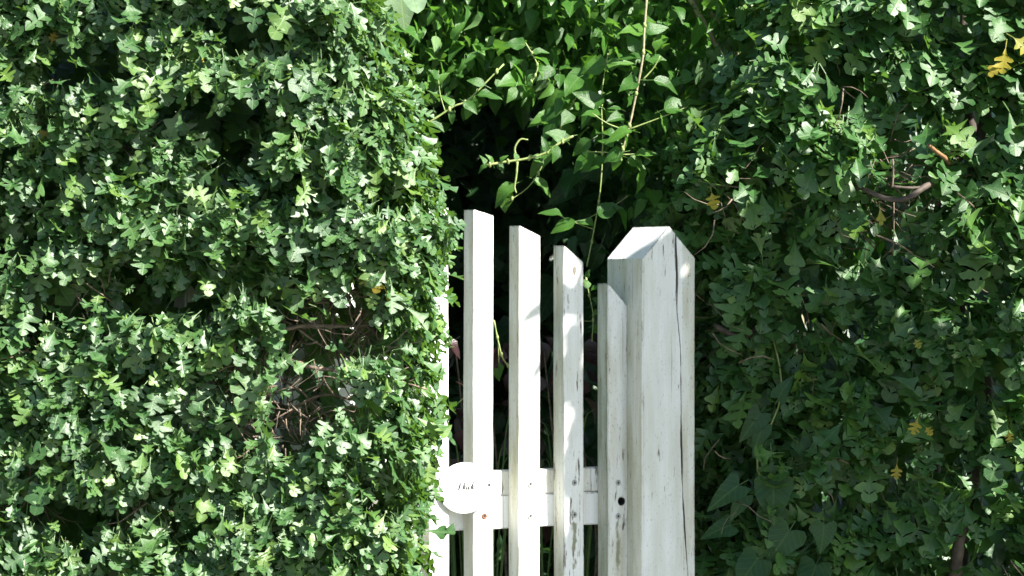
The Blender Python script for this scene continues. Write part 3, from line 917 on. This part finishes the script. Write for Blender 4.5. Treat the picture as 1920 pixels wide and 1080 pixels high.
# wood inside the hedges: trunks, bare branches and twigs
def px_tube(name, pts, y, r0, r1, mat, parent, n=6):
    return tube(name, [at(a, b2, (y if len(c) == 0 else c[0])) for a, b2, *c in pts], r0, r1, mat, parent, n)
for parent, xs, y in ((hl, (-1.5, -1.15, -0.9, -0.56), -0.36), (hr, (0.5, 0.72, 0.95, 1.2, 1.5), 0.36)):
    for x in xs:
        p = [Vector((x, y, -0.02))]
        for k in range(1, 7):
            p.append(p[-1] + Vector((rnd.uniform(-.08, .08), rnd.uniform(-.05, .05), 0.34)))
        tube('trunk', p, 0.022, 0.006, M_BARK, parent, 7)
# branches that show in the hollow of the left hedge
holl = [
    [(470, 640, -.66), (560, 612, -.67), (650, 612, -.66), (760, 604, -.62)],
    [(540, 672, -.66), (590, 690, -.69), (660, 692, -.67), (700, 676, -.6)],
    [(585, 510, -.6), (620, 560, -.63), (628, 640, -.64), (640, 700, -.6)],
    [(520, 800, -.6), (560, 760, -.64), (610, 740, -.63), (660, 750, -.58)],
    [(660, 510, -.62), (668, 545, -.66), (676, 566, -.66)],
    [(440, 800, -.55), (450, 740, -.6), (430, 680, -.62), (420, 600, -.6)],
    [(500, 860, -.55), (512, 800, -.58), (530, 740, -.58), (545, 680, -.55)],
    [(600, 560, -.58), (660, 545, -.6), (740, 560, -.58)],
    [(480, 580, -.62), (540, 605, -.66), (590, 640, -.66), (625, 660, -.64)],
    [(690, 700, -.6), (740, 712, -.63), (800, 730, -.62)],
    [(560, 630, -.6), (576, 645, -.66), (596, 640, -.67)],
    [(640, 640, -.6), (690, 610, -.62), (740, 570, -.6), (770, 530, -.6)],
    [(500, 700, -.6), (560, 730, -.63), (600, 770, -.63), (640, 800, -.6)],
]
for i, p in enumerate(holl):
    px_tube('branch' if i < 8 else 'twig', p, 0, (0.0048 if i < 2 else 0.0036) * (1 if i < 8 else 0.65), 0.0018, M_BARK if i in (2, 5, 6) else M_TWIG, hl, 6)
def fine_twigs(parent, n, region, mat, seed, surf_y):
    r = random.Random(seed)
    V, F = [], []
    for _ in range(n):
        cx, cy, rx, ry, _s = region[r.randrange(len(region))]
        a = r.uniform(0, 6.28); q = math.sqrt(r.random()) * 1.25
        x, yy = cx + rx * q * math.cos(a), cy + ry * q * math.sin(a)
        y = surf_y + r.uniform(0.03, 0.30)
        ln = r.uniform(25, 95); an = r.uniform(0, 6.28)
        p = [at(x, yy, y)]
        for k in range(3):
            an += r.uniform(-.5, .5)
            x += math.cos(an) * ln / 3; yy += math.sin(an) * ln / 3; y += r.uniform(-.02, .02)
            p.append(at(x, yy, y))
        r0 = r.uniform(0.0007, 0.0019)
        v, f = tube_data(p, [r0, r0 * .9, r0 * .75, r0 * .5], 4)
        b3 = len(V)
        V += [c - parent.location for c in v]; F += [tuple(i + b3 for i in g) for g in f]
    o = link('fine_twigs', mesh('fine_twigs', V, F, mat, True), parent)
    o['kind'] = 'stuff'
fine_twigs(hl, 800, HOLES_L[:4] * 4 + HOLES_L, M_TWIG, 5, YL)
fine_twigs(hr, 240, HOLES_R + HOLES_R[:2] * 3, M_TWIG, 6, 0.02)
# branches in the right hedge
for p, r0, r1, mt in (
    ([(1560, 335, .14), (1622, 356, .04), (1660, 372, .01), (1700, 372, .0), (1735, 350, .02), (1775, 325, .08), (1830, 260, .2)], 0.004, 0.0068, M_BARK),
    ([(1674, 298, .03), (1675, 325, .03), (1673, 352, .03)], 0.0022, 0.0020, M_TWIG),
    ([(1672, 350, .04), (1720, 352, .04), (1770, 338, .08)], 0.0028, 0.003, M_BARK),
    ([(1676, 380, .05), (1676, 430, .04), (1674, 480, .08)], 0.0012, 0.001, M_TWIG),
    ([(1770, 240, .11), (1764, 330, .10), (1757, 400, .13)], 0.004, 0.006, M_BARK),
    ([(1340, 610, .11), (1380, 630, .09), (1410, 622, .10), (1425, 600, .13)], 0.006, 0.007, M_BARK),
    ([(1810, 960, .10), (1798, 1020, .08), (1790, 1090, .1)], 0.011, 0.013, M_BARK),
    ([(1640, 440, .03), (1680, 455, .02), (1710, 475, .05)], 0.0013, 0.0011, M_TWIG),
    ([(1795, 362, .02), (1812, 375, .01), (1826, 388, .03)], 0.0018, 0.0016, M_TWIG)):
    px_tube('branch', p, 0, r0, r1, mt, hr, 7)
c_ = px_tube('branch', [(1742, 272, .0), (1754, 283, .02), (1775, 300, .06), (1790, 330, .13)], 0, 0.0034, 0.0046, M_CUT, hr, 8); c_['label'] = 'orange freshly cut branch stub'

# single yellow leaves
ME_YEL = [template_mesh(t, M_YEL) for t in (HAW[0], HAW[3], HAW[2])]
def yellow(parent, lst, y):
    for i, (px, py, s, ang) in enumerate(lst):
        p = at(px, py, y)
        a = math.radians(ang)
        o = place_leaf(ME_YEL[i % 3], parent, p, (math.cos(a), -0.25, math.sin(a)), (rnd.uniform(-.2, .3), -0.9, 0.5), s)
        o['label'] = 'yellowed leaf'
yellow(hl, [(682, 500, .034, -80), (712, 512, .033, -100), (722, 542, .024, -60), (95, 84, .022, 70), (360, 100, .026, -40), (100, 245, .028, 200)], -0.74)
yellow(hr, [(1722, 782, .034, -110), (1334, 360, .032, -80), (1650, 388, .034, -85), (1682, 868, .03, -95), (1735, 800, .02, -50)], -0.04)
yellow(hr, [(1886, 88, .05, -100), (1900, 70, .045, -40), (1880, 112, .04, -130)], -0.08)
yellow(hr, [(1890, 805, .024, -80), (1715, 635, .02, -60)], -0.06)

# ------------------------------------------------------------------ climbing vine arching over the gate
vn = empty('climbing_vine', (0.1, 0.8, 0), 'leafy green climbing vine arching over the dark gap behind the gate', 'climber')
def volume(n, x0, x1, y0, y1, z0, z1): return np.stack([R.uniform(x0, x1, n), R.uniform(y0, y1, n), R.uniform(z0, z1, n)], 1)
P = volume(5200, -0.60, 0.75, 0.30, 1.5, 1.15, 2.35)
px, py = px_of(P)
low = np.interp(px, [700, 780, 860, 930, 1000, 1080, 1160, 1250, 1340], [135, 145, 148, 145, 175, 215, 285, 360, 460])
nz = fbm(P * 5, 77, 3)
frontbias = np.exp(-(P[:, 1] - 0.30) / 0.45)
keep = (py < low + (nz - 0.5) * 190) & (R.random(len(P)) < np.where(py > 130, 0.55 + 0.4 * frontbias, 0.95))
keep |= (P[:, 2] > 1.85)
P = P[keep]
VA = clusters(P, np.tile([[0.15, -0.85, 0.45]], (len(P), 1)), np.clip(P[:, 1] - 0.34, 0, 1) * 0.28, 5, (0.025, 0.047), 0.03, hang=0.55, out=0.5, jitter=0.8, up=0.9, nout=0.35)
grow(vn, VA, VINE, VINE_LOW, M_VINE)
for p in ([(-.5, .8, 0), (-.52, .8, .8), (-.45, .8, 1.5), (0, .8, 1.95), (.4, .8, 2.05)], [(.6, .7, 0), (.62, .7, .9), (.5, .62, 1.6), (.2, .55, 1.95), (-.2, .6, 2.05)],
          [(.55, .5, 0), (.57, .52, .8), (.55, .5, 1.4), (.35, .45, 1.8)]):
    tube('stem', p, 0.012, 0.006, M_WSTEM, vn)
# the shady curtain of leaves under the arch on the right, down behind the post
P = volume(800, 0.02, 0.42, 0.45, 1.2, 0.5, 1.5)
px, py = px_of(P)
keep = px > 1010 + 120 * fbm(P * 6, 5, 2)
P = P[keep]

# hanging shoots with their own stems
ME_V = [template_mesh(t, M_VINE) for t in VINE]
def shoot(label, pts, y, r0, r1, mat, leaves, sides=(), bend=None):
    base = at(*pts[0][:2], y)
    o = empty('vine_shoot', base, label, 'vine shoot', 'shoots hanging from the vine')
    px_tube('stem', pts, y, r0, r1, mat, o, 6)
    for s in sides: px_tube('side_stem', s, y, r1 * 0.9, r1 * 0.5, M_STEM, o, 5)
    sp = smooth_path([at(*c[:2], y) for c in pts], 5)
    for q in sp[4::5]:
        b_ = 0.0016 + r0 * 0.45
        t_ = Vector((rnd.uniform(-.3, .3), rnd.uniform(-.2, .2), 1)).normalized() * b_ * 2.2
        v, f = tube_data([q - t_, q - t_ * .4, q + t_ * .4, q + t_], [r0 * .7, b_ + r0 * .4, b_ + r0 * .3, r0 * .6], 6)
        link('node', mesh('node', [c - o.location for c in v], f, M_STEM, True), o)
    for (lx, ly, ang, s, *nn) in leaves:
        a = math.radians(ang)
        nv = nn[0] if nn else (rnd.uniform(-.5, .6), rnd.uniform(-.9, -.2), rnd.uniform(.3, 1))
        place_leaf(ME_V[rnd.randrange(5)], o, at(lx, ly, y + rnd.uniform(-.02, .02)), (math.cos(a), rnd.uniform(-.5, .1), math.sin(a)), nv, s * 0.92)
    return o
shoot('bright woody shoot hanging from the top centre with curled leaf tips', [(1213, -10), (1208, 60), (1205, 110), (1190, 190), (1178, 245), (1166, 285), (1163, 300)], 0.24, 0.0025, 0.0019, M_WSTEM,
      [(1168, 285, 200, .045), (1160, 292, 250, .035), (1178, 296, 330, .04), (1190, 290, 20, .045), (1195, 305, 300, .05), (1140, 300, 190, .05), (1115, 290, 210, .06), (1150, 275, 140, .035), (1172, 278, 80, .035),
       (1203, 110, 160, .05), (1210, 112, 10, .045), (1225, 150, 350, .06), (1198, 150, 200, .05), (1165, 205, 170, .03), (1185, 245, 185, .06), (1200, 320, 270, .05), (1108, 262, 215, .05), (1125, 215, 170, .04),
       (1230, 95, 60, .04), (1195, 95, 120, .04), (1208, 60, 20, .05), (1208, 60, 170, .055), (1245, 205, 15, .06), (1240, 215, 300, .04), (1280, 200, 30, .055)],
      [[(1205, 150), (1225, 128), (1238, 105)], [(1176, 245), (1140, 232), (1110, 212)], [(1178, 243), (1240, 220), (1290, 200)], [(1165, 290), (1130, 285), (1095, 285)], [(1166, 290), (1200, 290), (1220, 300)]])
shoot('arching pale shoot tip reaching left across the dark gap, curled at its end', [(1075, 255), (1050, 268), (1020, 288), (985, 298), (945, 304), (912, 310)], 0.22, 0.0022, 0.0028, M_STEM,
      [(1060, 262, 150, .045), (1070, 255, 200, .05), (1045, 272, 260, .04), (1025, 285, 100, .032), (940, 304, 60, .02), (925, 308, 120, .028), (915, 310, 200, .026), (908, 308, 100, .022), (935, 306, 300, .022), (1000, 292, 330, .03), (968, 300, 90, .018)],
      [[(972, 302), (965, 280), (975, 262), (990, 262)], [(970, 303), (968, 330), (965, 350), (968, 362)]])
shoot('thin upright green tendril rising behind the lowest picket to the vine', [(1100, 500), (1112, 440), (1125, 360), (1130, 270), (1128, 180), (1140, 100)], 0.30, 0.0016, 0.0012, M_STEM,
      [(1112, 420, 160, .03), (1120, 400, 20, .055), (1128, 300, 200, .05), (1130, 250, 350, .045), (1128, 200, 150, .07), (1130, 180, 220, .075), (1135, 130, 30, .06), (1138, 120, 190, .06), (1150, 385, 320, .055), (1080, 415, 200, .06), (1055, 405, 150, .05)],
      [[(1113, 430), (1085, 420), (1050, 405)], [(1120, 385), (1150, 385), (1180, 365)]])
shoot('slender shoot leaning right from the left hedge into the dark gap', [(775, 245), (810, 226), (850, 200), (880, 185), (945, 120)], 0.12, 0.0024, 0.0016, M_STEM,
      [(808, 228, 330, .035), (835, 210, 80, .03), (850, 200, 120, .035), (870, 190, 320, .04), (820, 160, 60, .035), (822, 150, 120, .03), (895, 178, 10, .05), (910, 160, 160, .04), (845, 205, 280, .03), (890, 180, 250, .05)],
      [[(835, 210), (826, 180), (822, 150)], [(808, 228), (790, 260), (800, 285)]])
shoot('small sunlit sprig dangling under the leaves at the top centre', [(985, 80), (1000, 105), (1008, 125), (1002, 145), (995, 155)], 0.2, 0.0014, 0.0010, M_STEM,
      [(985, 85, 170, .045), (998, 100, 20, .035), (1008, 125, 300, .028), (1002, 140, 210, .025), (996, 152, 250, .022), (1010, 130, 10, .022)])
# more leafy sprays beneath the arch on the right
spr = []
shoot('leafy spray of drooping heart shaped leaves under the arch, left of the bright shoot', [(1115, 120), (1095, 160), (1070, 200), (1045, 250), (1000, 340), (950, 380)], 0.34, 0.0018, 0.0010, M_STEM,
      [(1112, 105, 250, .075), (1098, 130, 230, .08), (1085, 160, 215, .075), (1070, 185, 200, .08), (1060, 200, 220, .085), (1050, 215, 195, .075), (1095, 150, 300, .05), (1085, 180, 320, .05), (1035, 265, 250, .06), (1020, 290, 240, .055), (965, 345, 215, .06), (950, 355, 260, .05), (1000, 335, 330, .05)], [])
shoot('spindly green sprig between the lowest picket and the thick post', [(1110, 640), (1112, 590), (1103, 545), (1098, 520)], 0.10, 0.0012, 0.0009, M_STEM,
      [(1108, 545, 30, .025), (1112, 590, 20, .025), (1110, 620, 10, .028), (1104, 540, 120, .025), (1110, 560, 330, .02), (1100, 522, 80, .02)], [[(1112, 602), (1095, 602), (1070, 600)]])

# broad pale leaf at the top left of the gap
bl = empty('broad_leaf_plant', at(745, 150, 0.05), 'plant with one broad pale veined leaf above the left hedge at the top', 'plant')
px_tube('stalk', [(752, 72), (735, 120), (728, 180), (720, 400)], 0.05, 0.0028, 0.005, M_STEM, bl)
ME_P = [template_mesh(t, M_PALE) for t in HEARTS]
place_leaf(ME_P[0], bl, at(748, -38, 0.0), (0.15, -0.15, -1), (0.1, -0.95, 0.35), .095)
o = place_leaf(ME_V[0], bl, at(722, 40, 0.02), (0.95, -0.2, -0.28), (0.1, -0.45, 0.9), .075)

# ------------------------------------------------------------------ dark shrubbery behind, closing the view
sb = empty('dark_shrub', (0.1, 1.9, 0), 'deep green shrub in shade closing the view behind the gate', 'shrub')
n = 4200
P = np.stack([R.uniform(-1.3, 1.5, n), R.uniform(1.45, 2.7, n), R.uniform(0, 2.6, n)], 1)
DA = clusters(P, np.tile([[0., -1, 0.3]], (n, 1)), np.clip(P[:, 1] - 1.45, 0, 1) * 0.25, 5, (0.06, 0.10), 0.03, hang=0.6, out=0.5, up=0.6)
m = 1700
P = np.stack([R.uniform(-1.5, 1.7, m), R.uniform(2.65, 3.1, m), R.uniform(0, 2.7, m)], 1)
DA = cat(DA, clusters(P, np.tile([[0., -1, 0.2]], (m, 1)), np.full(m, 0.4), 6, (0.10, 0.15), 0.05, hang=0.6, out=0.2, up=0.3, nout=1.2))
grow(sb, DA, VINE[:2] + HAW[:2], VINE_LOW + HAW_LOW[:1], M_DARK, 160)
for x in (-.8, -.2, .4, 1.0):
    tube('trunk', [(x, 2.0, 0), (x + .05, 2.0, .8), (x - .05, 1.95, 1.6), (x, 2.0, 2.3)], .03, .008, M_BARK, sb)
# shrub on the left inside of the gate
sl = empty('dark_shrub', (-0.75, 0.9, 0), 'dark shrub inside the garden behind the left hedge', 'shrub')
n = 900
P = np.stack([R.uniform(-1.3, -0.22, n), R.uniform(0.25, 1.5, n), R.uniform(0, 2.2, n)], 1)
DB = clusters(P, np.tile([[0.7, -.6, 0.3]], (n, 1)), np.full(n, .1), 4, (0.05, 0.08), 0.03)
DB['forbid'] = np.zeros(len(DB['s']), bool)
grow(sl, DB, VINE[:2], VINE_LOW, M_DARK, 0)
tube('trunk', [(-.75, .9, 0), (-.7, .9, .8), (-.78, .95, 1.8)], .03, .01, M_BARK, sl)
# shrub behind the post, right of the gap
s2 = empty('dark_shrub', (0.55, 1.0, 0), 'dark leafy shrub under the arch behind the thick post', 'shrub')
n = 900
P = np.stack([R.uniform(0.16, 0.9, n), R.uniform(0.55, 1.3, n), R.uniform(0, 1.6, n)], 1)
DCc = clusters(P, np.tile([[-0.3, -.9, 0.2]], (n, 1)), np.clip(P[:, 1] - .55, 0, 1) * .3, 4, (0.045, 0.075), 0.03)
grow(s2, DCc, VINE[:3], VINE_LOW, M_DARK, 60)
tube('trunk', [(.55, 1.0, 0), (.5, 1.0, .8), (.57, .98, 1.4)], .025, .01, M_BARK, s2)

# purple-leaved plant and grasses seen between the pickets
pp = empty('purple_shrub', at(930, 1000, 0.5), 'glossy dark purple leaved plant seen between the pickets', 'plant')
ME_PU = [template_mesh(t, M_PURP) for t in VINE]
for k in range(6):
    x = 800 + k * 55
    px_tube('stem', [(900 + k * 20, 1500), (x + 40, 1100), (x + 20, 850), (x, 640 + 20 * (k % 3))], 0.5, 0.004, 0.0016, M_TWIG, pp)
for k in range(110):
    lx, ly = rnd.uniform(835, 1120), rnd.uniform(630, 1000)
    a = rnd.uniform(-2.6, 0.4)
    place_leaf(ME_PU[rnd.randrange(5)], pp, at(lx, ly, rnd.uniform(.38, .62)), (math.cos(a), rnd.uniform(-.4, .4), math.sin(a)), (rnd.uniform(-.2, .7), rnd.uniform(-.8, 0), rnd.uniform(.5, 1)), rnd.uniform(.035, .06))
def blade(pts, y, w):
    ps = smooth_path([at(a, b2, y) for a, b2 in pts], 5)
    V, F = [], []
    for i, p in enumerate(ps):
        q = w * (1 - (i / (len(ps) - 1)) ** 2) + 0.0003
        V += [p + Vector((-q, 0, 0)), p + Vector((0, -q * .4, 0)), p + Vector((q, 0, 0))]
    for i in range(len(ps) - 1):
        a = 3 * i
        F += [(a, a + 1, a + 4, a + 3), (a + 1, a + 2, a + 5, a + 4)]
    return V, F
gt = empty('grass_tuft', at(960, 1600, 0.28), 'tuft of long arching grass just behind the gate', 'grass')
for k in range(34):
    x = rnd.uniform(840, 1120); top = rnd.uniform(740, 930); dx = rnd.uniform(-70, 70)
    V, F = blade([(x, 1650), (x + dx * .2, 1200), (x + dx * .6, top + 60), (x + dx, top), (x + dx * 1.5, top + rnd.uniform(-10, 70))], 0.28 + rnd.uniform(-.06, .1), rnd.uniform(.0015, .003))
    link('blade', mesh('blade', [v - gt.location for v in V], F, M_GRASS, True), gt)
shoot('pale bare tendril curving down between the two left pickets', [(926, 600), (934, 640), (942, 670), (955, 690), (970, 720)], 0.16, 0.0018, 0.0014, M_STEM,
      [(934, 690, 260, .028), (936, 680, 290, .03)], [[(934, 640), (935, 670), (936, 690)]])

# ------------------------------------------------------------------ bindweed on the lower right
bw = empty('bindweed', at(1420, 1000, -0.02), 'bindweed with big heart shaped leaves low on the right hedge', 'climber')
ME_B = [template_mesh(t, M_BIG) for t in HEARTS]
YB = 0.06
px_tube('stem', [(1330, 1500), (1400, 1150), (1440, 960), (1420, 860), (1465, 740), (1445, 620), (1420, 590)], YB + 0.04, 0.003, 0.0013, M_STEM, bw)
px_tube('stem', [(1440, 960), (1490, 930), (1540, 900)], YB + 0.03, 0.0018, 0.001, M_STEM, bw)
for (lx, ly, ang, s, k) in [(1425, 775, 235, .075, 1), (1460, 745, 60, .055, 1), (1430, 800, 250, .06, 1), (1448, 960, 262, .075, 0), (1480, 995, 235, .085, 0), (1385, 910, 215, .085, 1), (1450, 905, 270, .09, 0),
                            (1395, 930, 240, .06, 1), (1545, 985, 265, .06, 0), (1370, 985, 200, .07, 1), (1500, 830, 300, .06, 1), (1530, 1060, 250, .08, 0), (1420, 1050, 230, .08, 0)]:
    a = math.radians(ang)
    place_leaf(ME_B[k], bw, at(lx, ly, YB + rnd.uniform(-.02, .03)), (math.cos(a), -0.15, math.sin(a)), (rnd.uniform(-.5, .3), -0.9, rnd.uniform(.0, .5)), s * 0.9)

# ------------------------------------------------------------------ small tree to the right, out of frame, that shades post and right hedge
TT = 1.85
TC = Vector((0.53, 0.0, 0.70)) + S * TT
tr = empty('small_tree', (TC.x + 0.25, TC.y - 0.05, 0), 'small leaning garden tree standing at the right in front of the hedge', 'tree')
n = 1700
d = unit(R.normal(size=(n, 3))) * (R.random(n)[:, None] ** 0.45)
P = np.array(TC) + d[:, 0:1] * np.array([0.44, 0, -0.22]) + d[:, 2:3] * np.array([0, 0, 0.62]) + d[:, 1:2] * 0.45 * np.array(S)
P = P + (fbm(P * 4, 3, 2)[:, None] - 0.5) * 0.10
# a lower bough on the far side
d2 = unit(R.normal(size=(700, 3))) * (R.random(700)[:, None] ** 0.45)
P = np.concatenate([P, np.array(TC) + np.array([0.44, 0.0, -0.50]) + d2 * np.array([0.27, 0.2, 0.36])])
d = np.concatenate([d, d2]); n = len(P)
TA = clusters(P, unit(d + 1e-6), np.full(n, .2), 4, (0.05, 0.075), 0.03)
TA['forbid'] = np.ones(len(TA['s']), bool)
grow(tr, TA, HAW[:1], VINE_LOW, M_DARK, 0, 'crown')
tube('trunk', [tr.location + Vector((0, 0, -.02)), tr.location + Vector((.03, 0, .8)), tr.location + Vector((-.08, .02, 1.6)), TC], .035, .012, M_BARK, tr, 9)
